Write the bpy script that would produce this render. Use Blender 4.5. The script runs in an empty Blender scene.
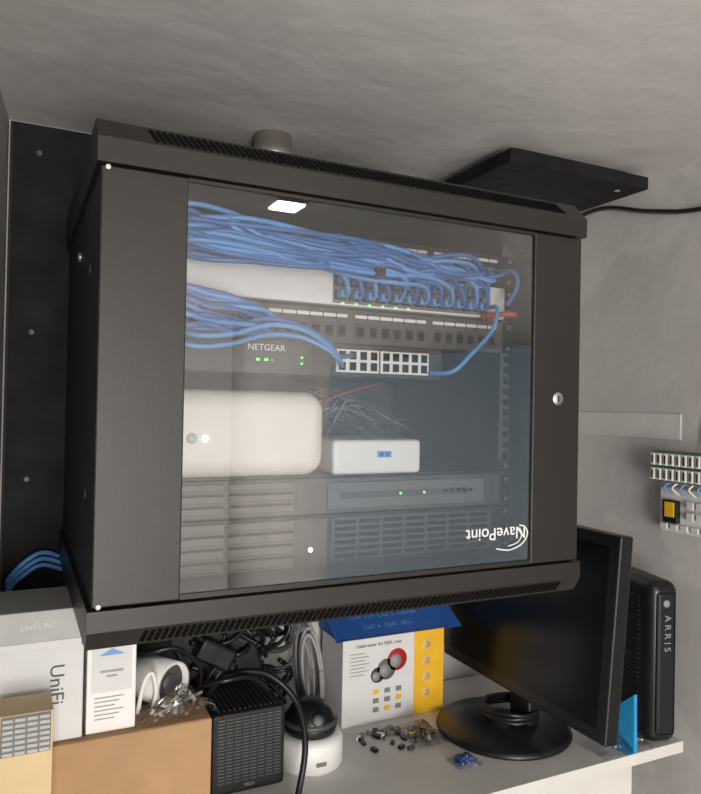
import bpy, bmesh, math, random
from mathutils import Vector, Matrix
random.seed(7)
H = 1.35            # eye height above the floor; everything below is given relative to eye height, then lifted
S = bpy.context.scene
S.view_settings.view_transform = 'Standard'
S.view_settings.look = 'None'

# ---------------------------------------------------------------- materials
def mat(name, col, rough=0.5, metal=0.0, var=0.06, scale=30, bump=0.0, bscale=80, spec=0.5, emit=None, es=0, detail=3, stain_shade=0):
    m = bpy.data.materials.new(name); m.use_nodes = True
    nt = m.node_tree; n = nt.nodes; l = nt.links
    p = n['Principled BSDF']
    p.inputs['Roughness'].default_value = rough
    p.inputs['Metallic'].default_value = metal
    p.inputs['Specular IOR Level'].default_value = spec
    tc = n.new('ShaderNodeTexCoord')
    nz = n.new('ShaderNodeTexNoise'); nz.inputs['Scale'].default_value = scale; nz.inputs['Detail'].default_value = detail
    l.new(tc.outputs['Object'], nz.inputs['Vector'])
    r = n.new('ShaderNodeValToRGB')
    r.color_ramp.elements[0].position = .3; r.color_ramp.elements[1].position = .7
    r.color_ramp.elements[0].color = [max(0, c*(1-var)) for c in col]+[1]
    r.color_ramp.elements[1].color = [min(1, c*(1+var)) for c in col]+[1]
    l.new(nz.outputs['Fac'], r.inputs['Fac'])
    out = r.outputs['Color']
    if stain_shade:      # patchy plaster marks, also painting in the cabinet's shadow on the wall
        n3 = n.new('ShaderNodeTexNoise'); n3.inputs['Scale'].default_value = 3.1; n3.inputs['Detail'].default_value = 6; n3.inputs['Distortion'].default_value = .6
        l.new(tc.outputs['Object'], n3.inputs['Vector'])
        r3 = n.new('ShaderNodeValToRGB'); r3.color_ramp.elements[0].position = .53; r3.color_ramp.elements[1].position = .56
        r3.color_ramp.elements[0].color = (1, 1, 1, 1); r3.color_ramp.elements[1].color = (1-stain_shade, 1-stain_shade, 1-stain_shade*.9, 1)
        l.new(n3.outputs['Fac'], r3.inputs['Fac'])
        mx = n.new('ShaderNodeMix'); mx.data_type = 'RGBA'; mx.blend_type = 'MULTIPLY'; mx.inputs['Factor'].default_value = 1
        l.new(out, mx.inputs['A']); l.new(r3.outputs['Color'], mx.inputs['B']); out = mx.outputs['Result']
    l.new(out, p.inputs['Base Color'])
    if bump:
        n2 = n.new('ShaderNodeTexNoise'); n2.inputs['Scale'].default_value = bscale; n2.inputs['Detail'].default_value = 4
        l.new(tc.outputs['Object'], n2.inputs['Vector'])
        b = n.new('ShaderNodeBump'); b.inputs['Strength'].default_value = bump; b.inputs['Distance'].default_value = .01
        l.new(n2.outputs['Fac'], b.inputs['Height']); l.new(b.outputs['Normal'], p.inputs['Normal'])
    if emit:
        p.inputs['Emission Color'].default_value = (*emit, 1); p.inputs['Emission Strength'].default_value = es
    return m

M_wall = mat('plaster_wall', (.56,.545,.535), .85, var=.05, scale=4, bump=.3, bscale=14, stain_shade=.12)
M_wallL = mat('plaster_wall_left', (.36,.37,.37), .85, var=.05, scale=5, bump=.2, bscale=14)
M_ceil = mat('plaster_ceiling', (.62,.605,.595), .55, var=.05, scale=4, bump=.5, bscale=8, stain_shade=.05)
M_floor = mat('floor_vinyl', (.42,.36,.30), .5, var=.2, scale=8)
M_cab = mat('black_powdercoat', (.0215,.019,.017), .42, var=.05, scale=60, bump=.03, bscale=600, spec=.38)
M_cab_in = mat('cabinet_inner', (.045,.046,.05), .6)
M_slot = mat('slot_black', (.003,.003,.003), .9, spec=.1)
M_black = mat('black_plastic', (.011,.011,.012), .35)
M_blackm = mat('black_matte', (.009,.009,.010), .6, bump=.1, bscale=60)
M_dgrey = mat('dark_grey_plastic', (.06,.061,.062), .45)
M_mgrey = mat('mid_grey_metal', (.16,.165,.17), .4)
M_slat = mat('reflected_slat_grey', (.13,.12,.11), .5)
M_silver = mat('silver', (.6,.6,.6), .3, metal=.9)
M_white = mat('white_plastic', (.80,.79,.77), .4, var=.02)
M_cream = mat('cream_plastic', (.84,.80,.74), .4, var=.02)
M_paper = mat('white_card', (.66,.66,.66), .6, var=.03)
M_paperg = mat('grey_card', (.45,.45,.44), .7, var=.06)
M_desk = mat('desk_laminate', (.70,.68,.65), .4, var=.04, scale=12)
M_blue = mat('blue_cable', (.04,.15,.42), .4, var=.1)
M_bluel = mat('blue_cable_light', (.11,.31,.68), .4, var=.1)
M_red = mat('red_plastic', (.55,.03,.03), .4)
M_greyc = mat('grey_cable', (.30,.30,.31), .5)
M_dcab = mat('dark_cable', (.09,.09,.095), .5)
M_card = mat('corrugated_card', (.42,.25,.13), .8, var=.08, scale=25)
M_tan = mat('tan_card', (.66,.50,.28), .6, var=.04)
M_greyr = mat('grey_ridge', (.20,.20,.185), .7)
M_yel = mat('yellow_print', (.80,.45,.02), .5)
M_bprint = mat('blue_print', (.02,.10,.38), .5)
M_cyan = mat('cyan_card', (.02,.32,.62), .5)
M_text = mat('dark_text', (.08,.08,.09), .6)
M_textw = mat('white_text', (.8,.8,.8), .5)
M_green = mat('led_green', (.1,.8,.1), .5, emit=(.2,1,.15), es=2)
M_bled = mat('led_blue', (.1,.25,.6), .5, emit=(.1,.25,.8), es=.25)
M_wled = mat('led_white', (.9,.9,.9), .5, emit=(.8,1,.85), es=2.5)
M_screen = mat('screen_glass', (.006,.006,.007), .25, var=0, spec=.3)
M_bpanel = mat('reflection_blue', (.17,.29,.40), .5)
M_pcb = mat('pcb_green', (.10,.22,.14), .5)
M_ply = mat('black_painted_ply', (.010,.0098,.0098), .7, var=.5, scale=18, bump=.3, bscale=30, spec=.22)
M_brown = mat('dark_edge', (.022,.016,.014), .8)
M_lamp = mat('lamp_diffuser', (1,1,1), .5, emit=(1,.97,.92), es=55)
M_bronze = mat('galvanised', (.36,.33,.30), .4, metal=.6)

def glassmat(name, tint, refl, rough=0.0):
    m = bpy.data.materials.new(name); m.use_nodes = True
    nt = m.node_tree; n = nt.nodes; l = nt.links
    n.remove(n['Principled BSDF']); o = n['Material Output']
    t = n.new('ShaderNodeBsdfTransparent'); t.inputs['Color'].default_value = (*tint, 1)
    g = n.new('ShaderNodeBsdfGlossy'); g.inputs['Roughness'].default_value = rough
    fr = n.new('ShaderNodeFresnel'); fr.inputs['IOR'].default_value = 1.5
    ma = n.new('ShaderNodeMath'); ma.operation = 'ADD'; ma.inputs[1].default_value = refl
    l.new(fr.outputs[0], ma.inputs[0])
    mx = n.new('ShaderNodeMixShader')
    l.new(ma.outputs[0], mx.inputs[0]); l.new(t.outputs[0], mx.inputs[1]); l.new(g.outputs[0], mx.inputs[2])
    l.new(mx.outputs[0], o.inputs['Surface'])
    return m
M_glass = glassmat('tinted_glass', (.915,.92,.925), .045)
M_bag = glassmat('clear_bag', (.93,.94,.95), .07, .15)

# ---------------------------------------------------------------- mesh builder
class B:
    def __init__(s, name, M=None):
        s.name = name; s.v = []; s.f = []; s.mi = []; s.sm = []; s.mats = []; s.M = M or Matrix.Identity(4)
    def _m(s, m):
        if m not in s.mats: s.mats.append(m)
        return s.mats.index(m)
    def bm(s, bm, m, smooth=False, X=None):
        T = s.M @ X if X is not None else s.M
        o = len(s.v); i = s._m(m)
        bm.verts.ensure_lookup_table(); bm.verts.index_update()
        for v in bm.verts: s.v.append(T @ v.co)
        for f in bm.faces:
            s.f.append([o+v.index for v in f.verts]); s.mi.append(i); s.sm.append(smooth)
        bm.free()
    def box(s, x0, x1, y0, y1, z0, z1, m, bev=0.0, seg=2, X=None, smooth=False):
        b = bmesh.new(); bmesh.ops.create_cube(b, size=1)
        for v in b.verts:
            v.co = Vector(((x0+x1)/2+v.co.x*(x1-x0), (y0+y1)/2+v.co.y*(y1-y0), (z0+z1)/2+v.co.z*(z1-z0)))
        if bev: bmesh.ops.bevel(b, geom=list(b.edges), offset=bev, segments=seg, profile=.5, affect='EDGES')
        s.bm(b, m, smooth, X)
    def obox(s, c, sz, rot, m, bev=0):
        X = Matrix.Translation(c) @ rot.to_4x4()
        s.box(-sz[0]/2, sz[0]/2, -sz[1]/2, sz[1]/2, -sz[2]/2, sz[2]/2, m, bev, X=X)
    def lathe(s, prof, c, axis, m, seg=32, smooth=True):
        a = Vector(axis).normalized(); q = a.to_track_quat('Z', 'Y').to_matrix()
        b = bmesh.new(); rings = []
        for (r, h) in prof:
            rings.append([b.verts.new(Vector(c)+q @ Vector((max(r, 1e-5)*math.cos(2*math.pi*k/seg), max(r, 1e-5)*math.sin(2*math.pi*k/seg), h))) for k in range(seg)])
        for i in range(len(rings)-1):
            for k in range(seg):
                b.faces.new((rings[i][k], rings[i][(k+1) % seg], rings[i+1][(k+1) % seg], rings[i+1][k]))
        b.faces.new(list(reversed(rings[0]))); b.faces.new(rings[-1])
        s.bm(b, m, smooth)
    def cyl(s, p0, p1, r, m, seg=20):
        p0 = Vector(p0); p1 = Vector(p1); L = (p1-p0).length
        s.lathe([(r, 0), (r, L)], p0, p1-p0, m, seg, False)
    def tube(s, pts, r, m, seg=8, n=6):
        P = [Vector(p) for p in pts]; Q = []
        for i in range(len(P)-1):
            a = P[max(i-1, 0)]; b_ = P[i]; c = P[i+1]; d = P[min(i+2, len(P)-1)]
            for k in range(n):
                t = k/n
                Q.append(.5*((2*b_)+(c-a)*t+(2*a-5*b_+4*c-d)*t*t+(3*b_-a-3*c+d)*t**3))
        Q.append(P[-1])
        b = bmesh.new(); rings = []; up = None
        for i, q in enumerate(Q):
            t = (Q[min(i+1, len(Q)-1)]-Q[max(i-1, 0)])
            if t.length < 1e-8: t = Vector((0, 0, 1))
            t.normalize()
            if up is None: up = t.orthogonal().normalized()
            up = (up-t*up.dot(t))
            if up.length < 1e-6: up = t.orthogonal()
            up.normalize(); w = t.cross(up)
            rings.append([b.verts.new(q+r*(math.cos(2*math.pi*k/seg)*up+math.sin(2*math.pi*k/seg)*w)) for k in range(seg)])
        for i in range(len(rings)-1):
            for k in range(seg):
                b.faces.new((rings[i][k], rings[i][(k+1) % seg], rings[i+1][(k+1) % seg], rings[i+1][k]))
        b.faces.new(list(reversed(rings[0]))); b.faces.new(rings[-1])
        s.bm(b, m, True)
    def prism(s, prof, x0, x1, m):     # (y,z) profile swept along x
        b = bmesh.new()
        A = [b.verts.new((x0, y, z)) for y, z in prof]; C = [b.verts.new((x1, y, z)) for y, z in prof]
        n = len(prof)
        for i in range(n): b.faces.new((A[i], A[(i+1) % n], C[(i+1) % n], C[i]))
        b.faces.new(list(reversed(A))); b.faces.new(C)
        bmesh.ops.recalc_face_normals(b, faces=list(b.faces))
        s.bm(b, m)
    def slab(s, pts, z0, z1, m):       # (x,y) outline extruded in z
        b = bmesh.new(); n = len(pts)
        A = [b.verts.new((x, y, z0)) for x, y in pts]; C = [b.verts.new((x, y, z1)) for x, y in pts]
        for i in range(n): b.faces.new((A[i], A[(i+1) % n], C[(i+1) % n], C[i]))
        b.faces.new(list(reversed(A))); b.faces.new(C)
        bmesh.ops.recalc_face_normals(b, faces=list(b.faces))
        s.bm(b, m)
    def poly(s, pts, m):
        b = bmesh.new(); b.faces.new([b.verts.new(p) for p in pts]); s.bm(b, m)
    def build(s):
        xs = [v.x for v in s.v]; ys = [v.y for v in s.v]; zs = [v.z for v in s.v]
        o = Vector(((min(xs)+max(xs))/2, (min(ys)+max(ys))/2, min(zs)))
        me = bpy.data.meshes.new(s.name); me.from_pydata([v-o for v in s.v], [], s.f)
        for m in s.mats: me.materials.append(m)
        for p, i, sm in zip(me.polygons, s.mi, s.sm): p.material_index = i; p.use_smooth = sm
        me.update()
        ob = bpy.data.objects.new(s.name, me); ob.location = o; S.collection.objects.link(ob)
        return ob

def text(parent, name, body, loc, size, rot, m, ext=.0002):
    c = bpy.data.curves.new(name, 'FONT'); c.body = body; c.size = size; c.extrude = ext
    c.align_x = 'CENTER'; c.align_y = 'CENTER'; c.materials.append(m)
    o = bpy.data.objects.new(name, c); S.collection.objects.link(o)
    o.parent = parent; o.location = Vector(loc)-parent.location; o.rotation_euler = rot
    return o
R90 = math.radians(90)
FRONT = (R90, 0, 0)

# ---------------------------------------------------------------- room
ZF = -H; ZC = .419; YB = 1.17; XR = 1.03; YR = -2.2
b = B('floor'); b.box(-1.6, XR+.1, YR, YB+.1, ZF-.05, ZF, M_floor); b.build()
b = B('ceiling'); b.box(-1.6, XR+.1, YR, YB+.1, ZC, ZC+.05, M_ceil); b.build()
b = B('wall_back'); b.box(-.2, XR+.1, YB, YB+.1, ZF, ZC, M_wall); b.build()
b = B('wall_right'); b.box(XR, XR+.1, YR, YB, ZF, ZC, M_wall); b.build()
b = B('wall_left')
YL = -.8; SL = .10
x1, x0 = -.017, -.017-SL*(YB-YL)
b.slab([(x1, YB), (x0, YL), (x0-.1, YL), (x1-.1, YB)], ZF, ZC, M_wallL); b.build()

b = B('plywood_backboard'); b.box(-.011, .62, 1.151, 1.17, -.285, .412, M_ply, .001); b.box(-.015, -.011, 1.152, 1.17, -.285, .412, M_brown)
for x, z in ((.025, .37), (.02, .1), (.018, -.12)): b.lathe([(.005, 0), (.004, .001), (.002, .0006)], (x, 1.151, z), (0, -1, 0), M_dgrey, 14)
b.build()

# ---------------------------------------------------------------- cabinet
CX0, CX1, CY0, CY1 = .067, .671, .70, 1.15
cab = B('network_rack_cabinet')
cab.box(CX0+.003, CX0+.006, CY0+.012, CY1, -.205, .235, M_cab)
cab.box(CX1-.006, CX1-.003, CY0+.012, CY1, -.205, .235, M_cab)
cab.box(CX0+.006, CX1-.006, CY1-.003, CY1, -.205, .235, M_cab_in)
TL = [(CY0-.004, .226), (CY0-.004, .250), (CY0+.020, .274), (CY1, .274), (CY1, .226)]
BL = [(CY0-.004, -.199), (CY0-.004, -.219), (CY0+.008, -.238), (CY1, -.238), (CY1, -.199)]
cab.prism(TL, CX0-.002, CX1+.003, M_cab)
cab.prism(BL, CX0-.002, CX1, M_cab)
def slots(y0, z0, y1, z1, xa, xb, n):
    d = Vector((0, y1-y0, z1-z0)); c = Vector((0, (y0+y1)/2, (z0+z1)/2)); ang = math.atan2(z1-z0, y1-y0)
    for i in range(n):
        x = xa+(xb-xa)*(i+.5)/n
        X = Matrix.Translation((x, c.y, c.z)) @ Matrix.Rotation(ang, 4, 'X') @ Matrix.Rotation(.25, 4, 'Z')
        cab.box(-.0021, .0021, -d.length*.34, d.length*.34, -.0008, .0008, M_slot, X=X)
slots(CY0-.004, .250, CY0+.020, .274, .115, .64, 78)
slots(CY0-.004, -.219, CY0+.008, -.238, .115, .64, 78)
cab.box(CX0+.002, .152, CY0, CY0+.012, -.197, .224, M_cab, .0015)
cab.box(.592, CX1-.002, CY0, CY0+.012, -.197, .224, M_cab, .0015)
cab.box(.152, .592, CY0+.001, CY0+.012, -.197, -.192, M_cab)
cab.box(.152, .592, CY0+.001, CY0+.012, .2205, .224, M_cab)
cab.box(.152, .592, CY0+.003, CY0+.004, -.192, .2205, M_glass)
cab.lathe([(.0085, 0), (.0085, .003), (.0075, .004)], (.63, CY0, .013), (0, -1, 0), M_silver)
cab.box(.6292, .6308, CY0-.0045, CY0-.004, .009, .017, M_slot)
for z in (.222, -.1955): cab.lathe([(.0025, 0), (.0025, .002)], (CX0+.008, CY0, z), (0, -1, 0), M_white, 12)
for z in (.14, -.1): cab.lathe([(.006, 0), (.006, .001)], (CX0+.003, .80, z), (-1, 0, 0), M_dgrey, 16)
cab.lathe([(.006, 0), (.005, .004)], (CX0+.003, .92, .175), (-1, 0, 0), M_silver, 16)
for xa, xb in ((.118, .136), (.606, .624)):
    cab.box(xa, xb, .785, .787, -.199, .226, M_mgrey)
    cab.box(xa if xa < .3 else xb-.002, xa+.002 if xa < .3 else xb, .785, 1.10, -.199, .226, M_dgrey)
    for i in range(27):
        z = .2-.0148*i
        cab.box((xa+xb)/2-.0045, (xa+xb)/2+.0045, .7843, .785, z-.0045, z+.0045, M_slot)
cab = cab.build()
text(cab, 'door_logo', 'NavePoint', (.540, CY0+.0022, -.155), .0215, (R90, math.radians(180), 0), M_textw)
b = B('door_logo_swoosh')
b.tube([(.575, CY0+.002, -.147), (.583, CY0+.002, -.149), (.588, CY0+.002, -.158), (.580, CY0+.002, -.170), (.56, CY0+.002, -.177), (.540, CY0+.002, -.174)], .0009, M_textw)
b.tube([(.575, CY0+.002, -.150), (.579, CY0+.002, -.158), (.573, CY0+.002, -.168), (.558, CY0+.002, -.172)], .0007, M_textw)
o = b.build(); o.parent = cab; o.location = o.location-cab.location

U = .0445
YP = .78
def ears(b, z1, z0):
    for x in (.127, .615):
        b.box(x-.009, x+.010 if x < .3 else x+.008, YP+.001, YP+.004, z0+.0008, z1-.0008, M_black)
        for z in (z1-.008, z0+.008): b.lathe([(.0035, 0), (.003, .002)], (x, YP+.001, z), (0, -1, 0), M_silver, 10)
def patch(name, zt, mbody):
    b = B(name); zb = zt-U
    b.box(.137, .605, YP, YP+.05, zb+.001, zt-.001, mbody, .001); ears(b, zt, zb)
    for g in range(4):
        xa = .152+g*.113
        for k in range(6):
            x = xa+k*.0175
            b.box(x, x+.0145, YP-.0012, YP+.001, zt-.036, zt-.019, M_dgrey, .0006)
            b.box(x+.0025, x+.012, YP-.0018, YP, zt-.033, zt-.0225, M_slot)
            b.box(x+.005, x+.0095, YP-.0020, YP, zt-.0345, zt-.033, M_slot)
        b.box(xa, xa+.102, YP-.001, YP, zt-.0115, zt-.0075, M_textw)
        for k in range(1, 6): b.box(xa+k*.0175-.001, xa+k*.0175, YP-.0014, YP, zt-.014, zt-.006, M_slot)
    return b.build()
patch('patch_panel', .210, M_black)
patch('patch_panel', .119, mat('patch_brown', (.085,.075,.065), .5))

b = B('network_switch')
b.box(.137, .605, YP-.004, YP+.20, .1215, .1645, M_white, .002); ears(b, .165, .121)
PORTS = []
b.box(.345, .572, YP-.0045, YP-.003, .124, .161, M_mgrey)
for r in range(2):
    for k in range(12):
        x = .355+k*.0185; z = .134+r*.017
        b.box(x-.0075, x+.0075, YP-.005, YP-.003, z-.006, z+.006, M_slot); PORTS.append((x, z))
for k in range(6):
    b.box(.357+k*.0185, .360+k*.0185, YP-.0055, YP-.004, .1235, .1252, M_green)
b.box(.150, .160, YP-.0052, YP-.004, .14, .155, M_bled)
b.build()

b = B('network_switch')
b.box(.145, .505, YP-.004, YP+.17, .034, .0755, mat('switch_dark', (.035,.035,.036), .45), .002)
NP = []
for g, x0_ in enumerate((.352, .413)):
    w_ = .0575+(.012 if g else 0); nk = 4 if g == 0 else 5
    b.box(x0_-.001, x0_+w_, YP-.0055, YP-.003, .040, .068, M_white)
    for r in range(2):
        for k in range(nk):
            x = x0_+.007+k*(w_-.014)/(nk-1)
            b.box(x-.0045, x+.0045, YP-.0062, YP-.005, .0425+r*.0135, .0525+r*.0135, M_slot); NP.append((x, .0475+r*.0135))
for x in (.252, .262): b.box(x-.002, x+.002, YP-.0055, YP-.003, .0495, .052, M_green)
b.box(.268, .271, YP-.0055, YP-.003, .0495, .052, M_yel)
for z in (.054, .047): b.box(.305, .3075, YP-.0055, YP-.003, z, z+.002, M_green)
b.box(.235, .318, YP-.0045, YP-.003, .036, .0745, M_dgrey)
sw = b.build()
text(sw, 'switch_label', 'NETGEAR', (.262, YP-.0055, .0645), .0105, FRONT, M_textw)

b = B('rack_shelf'); b.box(.137, .605, YP+.002, YP+.25, -.088, -.0855, M_black); ears(b, -.070, -.0885); b.build()
b = B('battery_backup'); b.box(.142, .338, .765, .93, -.0855, .0145, M_cream, .024, 7, smooth=True)
b.lathe([(.0036, 0), (.0036, .001)], (.19, .765, -.040), (0, -1, 0), M_wled, 20)
b.lathe([(.0060, 0), (.0060, .0006)], (.175, .765, -.040), (0, -1, 0), M_paper, 20)  # pale disc painting the LED's ghost reflection beside it
b.build()
b = B('wifi_gateway'); b.box(.350, .474, .775, .88, -.0855, -.043, M_white, .005, 3)
b.box(.410, .430, .7742, .776, -.065, -.057, M_bled, .0005); b.box(.413, .418, .7735, .7745, -.063, -.059, M_bprint); b.box(.422, .427, .7735, .7745, -.063, -.059, M_bprint)
b.build()
ru = random.uniform
b = B('loose_wire_tangle')
for i in range(34):
    x = ru(.345, .40)
    b.tube([(x, .93, -.08), (x+ru(-.01, .03), .90+ru(-.03, .03), ru(-.02, .02)), (x+ru(.05, .09), .92, ru(-.03, .015)), (x+ru(.12, .19), .95, ru(-.08, -.02))], .0017, M_dcab if i % 4 else M_greyc, 6)
b.tube([(.36, .9, -.05), (.38, .88, 0), (.42, .87, .02), (.48, .9, .032)], .0013, M_red, 6)
b.build()

def reflected_slats(b, xa, xb, z0, z1, n):  # slat reflection in the door glass, modelled as bars on the units
    h = (z1-z0)/n
    for i in range(n):
        for (p, q) in ((xa, xa+(xb-xa)*.47), (xa+(xb-xa)*.5, xb)):
            b.box(p, q, YP-.006, YP+.002, z0+i*h+.0015, z0+(i+1)*h-.0015, M_slat, .001)
            b.box(p+.004, q-.004, YP-.0065, YP-.0055, z0+i*h+.0035, z0+i*h+.005, M_dgrey)
b = B('rack_storage_unit'); b.box(.137, .605, YP, YP+.3, -.1325, -.0895, M_dgrey, .001); ears(b, -.0895, -.133)
reflected_slats(b, .142, .300, -.131, -.091, 3)
b.box(.345, .575, YP-.003, YP, -.127, -.095, mat('unit_face', (.12,.122,.125), .45), .001); b.box(.36, .55, YP-.0036, YP-.0028, -.115, -.107, M_dgrey)
for x in (.445, .48): b.lathe([(.0016, 0), (.0016, .001)], (x, YP-.004, -.111), (0, -1, 0), M_green, 10)
for k in range(5): b.box(.51+k*.01, .516+k*.01, YP-.0042, YP-.003, -.112, -.108, M_slot)
b.build()
b = B('rack_server'); b.box(.137, .605, YP, YP+.33, -.1965, -.1345, M_black, .001); ears(b, -.134, -.195)
reflected_slats(b, .142, .300, -.195, -.136, 4)
b.box(.30, .345, YP-.004, YP, -.194, -.137, M_dgrey, .001)
b.lathe([(.0055, 0), (.0055, .001)], (.322, YP-.004, -.174), (0, -1, 0), M_silver, 20)
b.lathe([(.003, 0), (.003, .001)], (.322, YP-.005, -.174), (0, -1, 0), M_wled, 20)
b.box(.35, .59, YP-.002, YP, -.190, -.138, M_dgrey)
for r in range(6):
    for k in range(7):
        b.box(.355+k*.033, .3835+k*.033, YP-.0028, YP-.0015, -.187+r*.0082, -.1825+r*.0082, M_slot)
b.build()

# ---------------------------------------------------------------- ethernet cables
b = B('ethernet_cable_bundle')
rc = .0029
def plug(x, z):
    b.box(x-.0055, x+.0055, YP-.020, YP-.006, z-.0045, z+.0045, M_bluel, .001)
for i, (x, z) in enumerate(PORTS):
    plug(x, z)
    zl = ru(.160, .210); m = M_bluel if i % 2 == 0 else M_blue
    hump = ru(.002, .034)
    b.tube([(x, YP-.014, z), (x, YP-.028, z+.001), (x-.015, ru(.722, .745), z+.012+hump*.4), (x-.06, ru(.718, .74), z+.015+hump*.6+ru(-.006, .008)),
            (x*.55+.10, ru(.718, .745), (z+zl)/2+hump*.4+ru(-.014, .010)), (.215+ru(-.02, .02), ru(.718, .75), zl+ru(-.016, .004)), (.15, ru(.72, .76), zl+ru(-.01, .004)), (.123, .80, zl)], rc, m)
for i in range(16):
    x = .345+i*.015
    plug(x, .182)
    b.tube([(x, YP-.014, .182), (x, YP-.03, .180), (x-.012, ru(.72, .74), .165+ru(-.01, .012)), (x-.07, ru(.718, .74), .165+ru(-.01, .02)), (x-.14, ru(.72, .74), .18+ru(-.015, .01)),
            (.20, ru(.72, .75), .185+ru(-.012, .012)), (.15, .74, ru(.17, .208)), (.123, .80, .19)], rc, M_blue if i % 2 else M_bluel)
for i in range(9):
    z = .120-.0045*i
    b.tube([(.123, .80, z-.0), (.15, ru(.72, .75), z+ru(-.006, .006)), (.18, ru(.72, .74), z-.002), (.21+.010*(i % 4), ru(.725, .75), z-.002-ru(0, .006)), (.235+.01*(i % 5), .762, .100-.002*i), (.23, .774, .105)], rc, M_bluel if i % 2 else M_blue)
for (dz, yy) in ((0, .73), (.008, .738), (-.010, .745)):
    b.tube([(.14, .76, .082+dz), (.17, yy, .070+dz), (.21, yy, .074+dz), (.25, yy, .086+dz), (.29, yy, .083+dz*.6), (.325, .74, .068+dz*.5), (.345, .755, .055+dz*.3), (NP[0][0]+(.012 if dz > 0 else 0), YP-.006, NP[0][1] if dz <= 0 else NP[5][1])], rc, M_bluel if dz <= 0 else M_blue)
b.tube([(.568, YP-.014, .134), (.568, .745, .130), (.553, .735, .10), (.525, .737, .07), (.50, .745, .045), (NP[-1][0]+.008, YP-.006, .043)], rc, M_bluel)
b.tube([(.583, YP-.014, .182), (.59, .74, .18), (.592, .735, .16), (.580, .74, .135)], rc, M_blue)
b.box(.374, .386, .716, .735, .150, .160, M_black)
b.build()
b = B('red_patch_cable'); b.box(.562, .578, .755, .772, .116, .127, M_red, .001)
b.tube([(.575, .765, .123), (.585, .75, .125), (.597, .745, .124), (.604, .75, .124)], .0035, M_red); b.build()

# ---------------------------------------------------------------- ceiling / wall things
b = B('conduit_stub'); b.lathe([(.029, 0), (.029, .10), (.031, .10), (.031, .120), (.029, .120), (.029, .142)], (.355, 1.04, .2765), (0, 0, 1), M_bronze); b.build()
b = B('plywood_ceiling_board'); b.box(.685, .982, .87, 1.12, .383, .405, M_ply, .002); b.box(.72,.96,.9,1.09,.405,.419,M_ply)
b.lathe([(.005, 0), (.005, .001)], (.94, .90, .383), (0, 0, -1), M_silver, 12); b.build()
b = B('black_wall_cable'); b.tube([(1.022, 1.15, .38), (1.022, 1.02, .392), (1.022, .9, .358), (1.022, .78, .336), (1.022, .5, .33), (1.022, .2, .335)], .0042, M_black); b.build()
b = B('trim_1'); b.box(XR-.003, XR, .835, 1.17, -.050, -.004, M_wall, .0015); b.build()
b = B('punch_down_block')
b.box(1.004, 1.03, .67, .866, -.118, -.070, M_white, .002); b.box(1.001, 1.005, .67, .870, -.120, -.067, M_pcb, .001)
for r in range(2):
    for k in range(15):
        y = .68+k*.0125
        b.box(.988, 1.002, y, y+.009, -.117+r*.025, -.097+r*.025, M_white, .0015)
        b.box(.9865, .989, y+.003, y+.0045, -.114+r*.025, -.100+r*.025, M_slot)
b.build()
b = B('wall_junction_block'); b.box(1.008, 1.03, .67, .860, -.205, -.130, M_white, .003)
for k in range(9): b.box(1.002, 1.009, .68+k*.02, .694+k*.02, -.200, -.190, M_paper, .001)
b.box(.998, 1.010, .818, .846, -.188, -.150, M_black, .001); b.box(.996, 1.0, .822, .84, -.178, -.153, M_yel)
for r in range(2):
    for k in range(7): b.box(1.0, 1.009, .68+k*.018, .693+k*.018, -.180+r*.018, -.167+r*.018, M_paper, .001)
for k in range(8): b.tube([(1.002, .72+k*.016, -.14), (.985, .72+k*.016, -.128), (.99, .72+k*.015, -.12)], .0014, M_bluel if k % 2 else M_white)
b.build()
b = B('wall_flyer'); b.poly([(1.028, .80, -.06), (1.024, .72, -.05), (1.022, .72, .01), (1.026, .79, -.01)], M_paperg)
b.poly([(1.0265, .785, -.05), (1.023, .73, -.044), (1.022, .73, -.03), (1.0255, .785, -.034)], M_greyc); b.build()

# ---------------------------------------------------------------- desk
DZ = -.54
b = B('desk'); b.slab([(-.045, .80), (1.0, .80), (1.0, 1.165), (-.012, 1.165)], DZ-.018, DZ, M_desk)
b.box(.58, .93, .84, 1.15, DZ-.20, DZ-.035, M_desk, .002); b.box(.60, .91, .86, 1.15, DZ-.035, DZ-.018, M_slot)
b.box(.0, .03, .85, .88, ZF, DZ-.018, M_desk) ; b.box(.90, .93, .85, .88, ZF, DZ-.2, M_desk)
b.box(.0, .03, 1.12, 1.15, ZF, DZ-.018, M_desk); b.box(.90, .93, 1.11, 1.14, ZF, DZ-.2, M_desk); b.build()

MM = Matrix.Translation((.757, .938, -.475)) @ Matrix.Rotation(math.radians(5), 4, 'Y')
b = B('computer_monitor', MM)
b.box(0, .026, -.205, .205, 0, .296, M_black, .003)
b.box(.02, .045, -.14, .14, .05, .23, M_black, .012)
b.box(-.0008, .001, -.187, .187, .020, .278, M_screen)
b.M = Matrix.Identity(4)
b.box(.775, .80, .915, .965, DZ+.012, -.36, M_black, .004)
b.lathe([(.110, 0), (.112, .004), (.104, .010), (.03, .018), (.0, .018)], (.755, .955, DZ), (0, 0, 1), M_black, 48)
b.build()
b = B('monitor_power_cable')
for j in range(3): b.tube([(.79+.045*math.cos(a*.7+j)-.02, .955+.045*math.sin(a*.7+j), DZ+.024+.006*j+.002*(a % 2)) for a in range(10)], .0035, M_black)
b.build()

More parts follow.
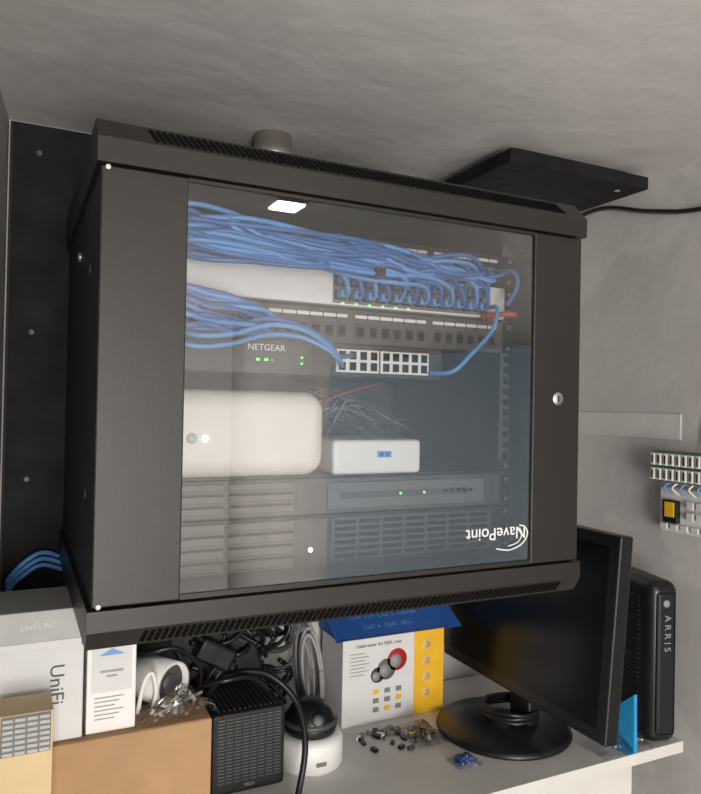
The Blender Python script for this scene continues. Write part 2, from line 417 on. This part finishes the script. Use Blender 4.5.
b = B('cable_modem', Matrix.Translation((.972, .857, DZ)) @ Matrix.Rotation(math.radians(-14), 4, 'Z'))
b.box(-.027, .028, -.055, .105, 0, .262, M_black, .018, 6, smooth=True)
b.box(-.016, .018, -.0575, -.05, .016, .246, M_black, .006, 4)
for k in range(28): b.box(-.0285, -.026, -.025, .080, .02+k*.0078, .0232+k*.0078, M_blackm)
b.lathe([(.006, 0), (.006, .001)], (.0, -.0575, .228), (0, -1, 0), M_greyc, 16)
b = b.build()
text(b, 'modem_label', 'A R R I S', (.9600, .8003, -.360), .016, (R90, R90, math.radians(-14)), M_greyc)
b = B('blue_card_box')
b.prism([(.803, DZ), (.86, DZ), (.862, DZ+.04), (.805, DZ+.090)], .892, .899, M_cyan)
b.prism([(.803, DZ), (.84, DZ), (.83, DZ+.004)], .875, .895, M_cyan); b.build()

b = B('camera_retail_box')
b.box(.502, .70, 1.058, 1.145, DZ, -.395, M_paper, .001)
b.box(.640, .7005, 1.0572, 1.146, DZ, -.395, M_yel)
b.prism([(1.058, -.395), (1.145, -.395), (1.147, -.372), (1.145, -.372)], .495, .715, M_bprint)
b.prism([(1.06, -.396), (1.14, -.350), (1.142, -.352), (1.062, -.398)], .492, .74, M_bprint)
for (x, z, r, m) in ((.585, -.452, .018, M_mgrey), (.606, -.438, .019, M_red), (.568, -.460, .013, M_dgrey)):
    b.lathe([(r, 0), (r, .0006)], (x, 1.058, z), (0, -1, 0), m, 24)
    b.lathe([(r*.6, 0), (r*.6, .0004)], (x-.003, 1.0573, z-.002), (0, -1, 0), M_greyc, 20)
for r in range(3):
    for k in range(3): b.box(.56+k*.022, .571+k*.022, 1.0572, 1.058, -.492-r*.015, -.484-r*.015, M_greyr if (r+k) % 3 else M_yel)
for k in range(4): b.lathe([(.008, 0), (.008, .0006)], (.665, 1.0572, -.42-.028*k), (0, -1, 0), M_paper, 16)
for k in range(4): b.lathe([(.0055, 0), (.0055, .0004)], (.665, 1.0566, -.42-.028*k), (0, -1, 0), M_yel, 16)
for k in range(7): b.box(.516, .543+.008*(k % 2), 1.0572, 1.058, -.42-k*.006, -.4188-k*.006, M_greyc)
b = b.build()
text(b, 'box_title', 'Cable tester for RJ45, coax', (.57, 1.0572, -.407), .008, FRONT, M_text)
for k, tx in enumerate(('UTP  FTP  CAT 5  TESTER', 'CAT 6   RJ45   RJ11')):
    text(b, 'flap_text_%d' % k, tx, (.60, 1.10-.02*k, -.374-.0115*k+.0015), .012, (math.radians(30), 0, 0), M_bluel)

b = B('dome_security_camera')
c = (.415, .985, DZ)
b.lathe([(.048, 0), (.050, .004), (.050, .038), (.047, .045), (.040, .048), (.0, .048)], c, (0, 0, 1), M_white, 40)
b.lathe([(.038, .048), (.040, .055), (.038, .068), (.031, .082), (.018, .091), (0, .094)], c, (0, 0, 1), M_black, 36)
b.lathe([(.039, .060), (.042, .062), (.041, .067), (.036, .068)], c, (0, 0, 1), M_dgrey, 36)
b.lathe([(.009, 0), (.009, .006), (.005, .007), (0, .007)], (.412, .951, DZ+.074), (-.25, -.9, .35), M_dgrey, 24)
b.box(.405, .42, .933, .936, DZ+.015, DZ+.02, M_greyr)
b.build()
b = B('grey_cable_coil')
for j in range(7):
    cx, cz = .460+ru(-.006, .006), -.452+ru(-.006, .006); rr = ru(.024, .032)
    b.tube([(cx+rr*.62*math.cos(a*math.pi/5), 1.08+j*.006+.02*math.sin(a*math.pi/5), cz+rr*2.2*math.sin(a*math.pi/5)) for a in range(11)], .0032, M_greyc)
b.tube([(.465, 1.10, -.39), (.46, 1.12, -.36), (.45, 1.13, -.32), (.45, 1.14, -.29)], .0035, M_greyc)
b.build()

b = B('broadband_router')
b.box(.252, .358, .94, 1.05, DZ, -.428, M_blackm, .006, 2)
for k in range(20):
    z = DZ+.018+k*.0045
    for q in range(8): b.box(.260+q*.0115, .2690+q*.0115, .9385, .941, z, z+.0024, M_dgrey)
for k in range(12): b.box(.262+k*.0075, .265+k*.0075, .95, 1.04, -.4285, -.427, M_dgrey)
b = b.build(); text(b, 'router_label', 'TECH', (.305, .9388, DZ+.011), .006, FRONT, M_greyc)

b = B('black_cable_heap')
for i in range(130):
    cx, cy, cz = ru(.19, .385), ru(1.075, 1.115), ru(-.50, -.325); rr = ru(.02, .05); ph = ru(0, 6); tl = ru(-.9, .9)
    b.tube([(cx+rr*math.cos(ph+a*.7), cy+.025*math.sin(tl+a*.7)+.0, max(DZ+.006, cz+rr*.8*math.sin(ph+a*.7+tl))) for a in range(8)], ru(.0024, .0048), M_black if i % 7 else M_dgrey, 7)
b.obox((.24, 1.095, -.44), (.085, .045, .17), Matrix.Rotation(.25, 3, 'Y'), M_black, .006)
b.obox((.33, 1.095, -.43), (.08, .045, .17), Matrix.Rotation(-.3, 3, 'Y'), M_blackm, .006)
b.obox((.20, 1.085, -.39), (.06, .04, .12), Matrix.Rotation(-.5, 3, 'Y'), M_black, .006)
b.obox((.285, 1.06, -.385), (.06, .03, .035), Matrix.Rotation(.5, 3, 'Y'), M_black, .005)
b.build()
b = B('black_power_cord')
b.tube([(.26, 1.0, -.422), (.28, .98, -.39), (.33, .955, -.385), (.368, .93, -.42), (.372, .90, -.47), (.355, .88, -.525), (.34, .86, DZ+.005), (.31, .84, DZ+.005), (.27, .83, DZ+.005)], .0045, M_black)
b.tube([(.25, 1.02, -.422), (.24, .98, -.40), (.27, .95, -.385), (.31, .96, -.39), (.345, .98, -.422)], .004, M_black)
b.build()

# left stack
b = B('cardboard_box'); b.box(-.030, .230, .86, 1.0, DZ, -.393, M_card, .002)
b.box(-.030, .230, .925, .928, -.393, -.3925, M_tan)
b.prism([(.86, -.393), (.8615, -.392), (.90, -.388), (.90, -.3895)], .14, .228, M_card); b.build()
b = B('white_device_box'); b.box(-.028, .079, .87, .98, -.3925, -.284, M_paper, .0015); o = b.build()
text(o, 'box_label', 'UniFi', (.050, .8695, -.327), .022, (R90, R90, 0), M_text)
b = B('grey_device_box'); b.box(-.028, .076, .87, .975, -.284, -.241, M_paperg, .0015); b.box(-.028, .076, .869, .976, -.284, -.276, M_paper)
o = b.build(); text(o, 'lid_label', 'UniFi AC', (.03, .8695, -.258), .010, FRONT, M_paper)
b = B('white_adapter_box'); b.box(.083, .139, .873, .93, -.3925, -.265, M_white, .0012)
b.poly([(.088, .8724, -.345), (.134, .8724, -.345), (.134, .8724, -.285), (.088, .8724, -.285)], M_paper)
b.poly([(.096, .8722, -.302), (.126, .8722, -.302), (.111, .8722, -.294)], M_bluel)
b.box(.098, .124, .8718, .8724, -.322, -.3195, M_greyc); b.box(.105, .117, .8718, .8724, -.3275, -.3255, M_greyc)
for k in range(6): b.box(.092, .125-.005*(k % 3), .8724, .873, -.352-k*.005, -.3508-k*.005, M_greyc)
b.build()
b = B('tan_device_box'); b.box(-.008, .044, .804, .855, DZ, -.328, M_tan, .001); b.box(-.006, .042, .8025, .8045, -.370, -.329, M_greyr, .001)
for r in range(7):
    for k in range(4): b.box(-.0045+k*.0118, .0055+k*.0118, .8008, .805, -.3685+r*.0057, -.3648+r*.0057, M_paperg, .0006)
b.build()
b = B('white_pipe_offcut')
ax = Vector((.5, -.75, 0)).normalized(); p = Vector((.158, .957, -.3625))
b.lathe([(.026, 0), (.0285, .002), (.0285, .060), (.0245, .060), (.0245, .05), (0, .05)], p, ax, M_white, 36)
b.lathe([(.0243, .0), (.0243, .002), (0, .002)], p+ax*.0495, ax, M_dgrey, 32)
b.lathe([(.012, .0), (.012, .003), (0, .003)], p+ax*.0515, ax, M_dcab, 32)
b.tube([(.15, .95, -.334), (.17, .93, -.325), (.20, .93, -.325), (.235, .95, -.36), (.24, .97, -.40)], .003, M_black)
b.build()
b = B('white_cable_loop')
b.tube([(.146, .90, -.389), (.148, .888, -.36), (.152, .882, -.34), (.160, .884, -.335), (.166, .889, -.36), (.162, .894, -.389)], .0028, M_white); b.build()
def bag(name, x0, x1, y0, y1, z, amp, seed, rot=0):
    random.seed(seed); bb = bmesh.new(); n = 22; g = []
    for i in range(n+1):
        for j in range(n+1):
            u, v = i/n, j/n; e = math.sin(math.pi*u)*math.sin(math.pi*v)
            g.append(bb.verts.new((x0+(x1-x0)*u+ru(-1, 1)*.0015, y0+(y1-y0)*v+ru(-1, 1)*.0015, z+.001+e*amp*(.6+.4*math.sin(u*9+v*5)*math.cos(v*11))+random.random()*.003)))
    for i in range(n):
        for j in range(n): bb.faces.new((g[i*(n+1)+j], g[(i+1)*(n+1)+j], g[(i+1)*(n+1)+j+1], g[i*(n+1)+j+1]))
    o = B(name); o.bm(bb, M_bag); return o
bg = bag('clear_plastic_bag', .145, .238, .860, .905, -.388, .034, 3)
bg.tube([(.16, .87, -.381), (.19, .88, -.377), (.225, .895, -.372)], .0022, M_greyc)
bg.build()
random.seed(5)
b = bag('bagged_blue_connector', .605, .65, .865, .905, DZ, .012, 9); b.box(.615, .64, .878, .895, DZ+.001, DZ+.010, M_bprint, .001); b.build()
b = B('loose_connectors')
for i in range(24):
    x, y = ru(.50, .60), ru(.95, 1.03); s = ru(.0035, .007)
    rot = Matrix.Rotation(ru(0, 3), 3, 'Z')
    b.obox((x, y, DZ+s*.5), (s*2, s*1.2, s), rot, random.choice([M_white, M_dgrey, M_mgrey, M_black, M_greyr, M_black]), .0005)
b.build()
b = bag('bag_of_connectors', .585, .645, .945, 1.03, DZ, .022, 12)
for i in range(14): b.obox((ru(.595, .63), ru(.96, 1.01), DZ+.006), (.01, .006, .006), Matrix.Rotation(ru(0, 3), 3, 'Z'), random.choice([M_greyr, M_mgrey, M_yel]))
b.build()
b = bag('plastic_bag', .83, .94, .803, .86, DZ, .022, 4)
b.tube([(.87, .82, DZ+.006), (.89, .84, DZ+.010), (.91, .83, DZ+.007), (.93, .82, DZ+.006)], .002, M_white); b.build()
b = B('blue_wall_cable')
for j in range(3): b.tube([(-.005, 1.135, -.282+.007*j), (.012, 1.13, -.262+.009*j), (.04, 1.135, -.246+.009*j), (.07, 1.14, -.2555+.009*j), (.10, 1.14, -.262+.007*j)], .0035, M_bluel)
b.build()

# unseen blue block added to give the door glass its blue reflection
b = B('blue_reflection_block'); b.box(.93, XR-.002, -.70, .36, ZF, .13, M_bpanel, .003); b.build()

# ---------------------------------------------------------------- light
b = B('ceiling_lamp'); b.box(.462, .530, .015, .085, .407, .419, M_white, .002); b.box(.467, .525, .020, .080, .404, .4075, M_lamp); b.build()
def area(name, loc, tgt, size, e, col):
    d = bpy.data.lights.new(name, 'AREA'); d.shape = 'RECTANGLE'; d.size = size[0]; d.size_y = size[1]; d.energy = e; d.color = col
    o = bpy.data.objects.new(name, d); S.collection.objects.link(o); o.location = loc
    o.rotation_euler = (Vector(tgt)-Vector(loc)).to_track_quat('-Z', 'Y').to_euler(); return o
area('rear_fill_light', (-.1, -2.0, -.45), (.5, 1.0, .1), (.9, 1.3), 68, (1, .95, .89))  # added fill from the rear to brighten the room; no window stands here
w = bpy.data.worlds.new('World'); S.world = w; w.use_nodes = True
w.node_tree.nodes['Background'].inputs['Color'].default_value = (1, .92, .83, 1)
w.node_tree.nodes['Background'].inputs['Strength'].default_value = 1.45

# ---------------------------------------------------------------- camera
th, pi_, ro = math.radians(25.6), math.radians(.65), math.radians(1.1)
r0 = Vector((math.cos(th), -math.sin(th), 0)); f0 = Vector((math.sin(th), math.cos(th), 0)); u0 = Vector((0, 0, 1))
f1 = f0*math.cos(pi_)+u0*math.sin(pi_); u1 = u0*math.cos(pi_)-f0*math.sin(pi_)
Rc = r0*math.cos(ro)+u1*math.sin(ro); Uc = -r0*math.sin(ro)+u1*math.cos(ro)
cd = bpy.data.cameras.new('Camera'); cd.sensor_width = 36; cd.lens = 700/794*36; cd.clip_start = .01
co = bpy.data.objects.new('Camera', cd); S.collection.objects.link(co)
mw = Matrix((( Rc.x, Uc.x, -f1.x, 0), (Rc.y, Uc.y, -f1.y, 0), (Rc.z, Uc.z, -f1.z, 0), (0, 0, 0, 1)))
co.rotation_euler = mw.to_euler()
S.camera = co
for o in S.objects:
    if o.parent is None: o.location.z += H
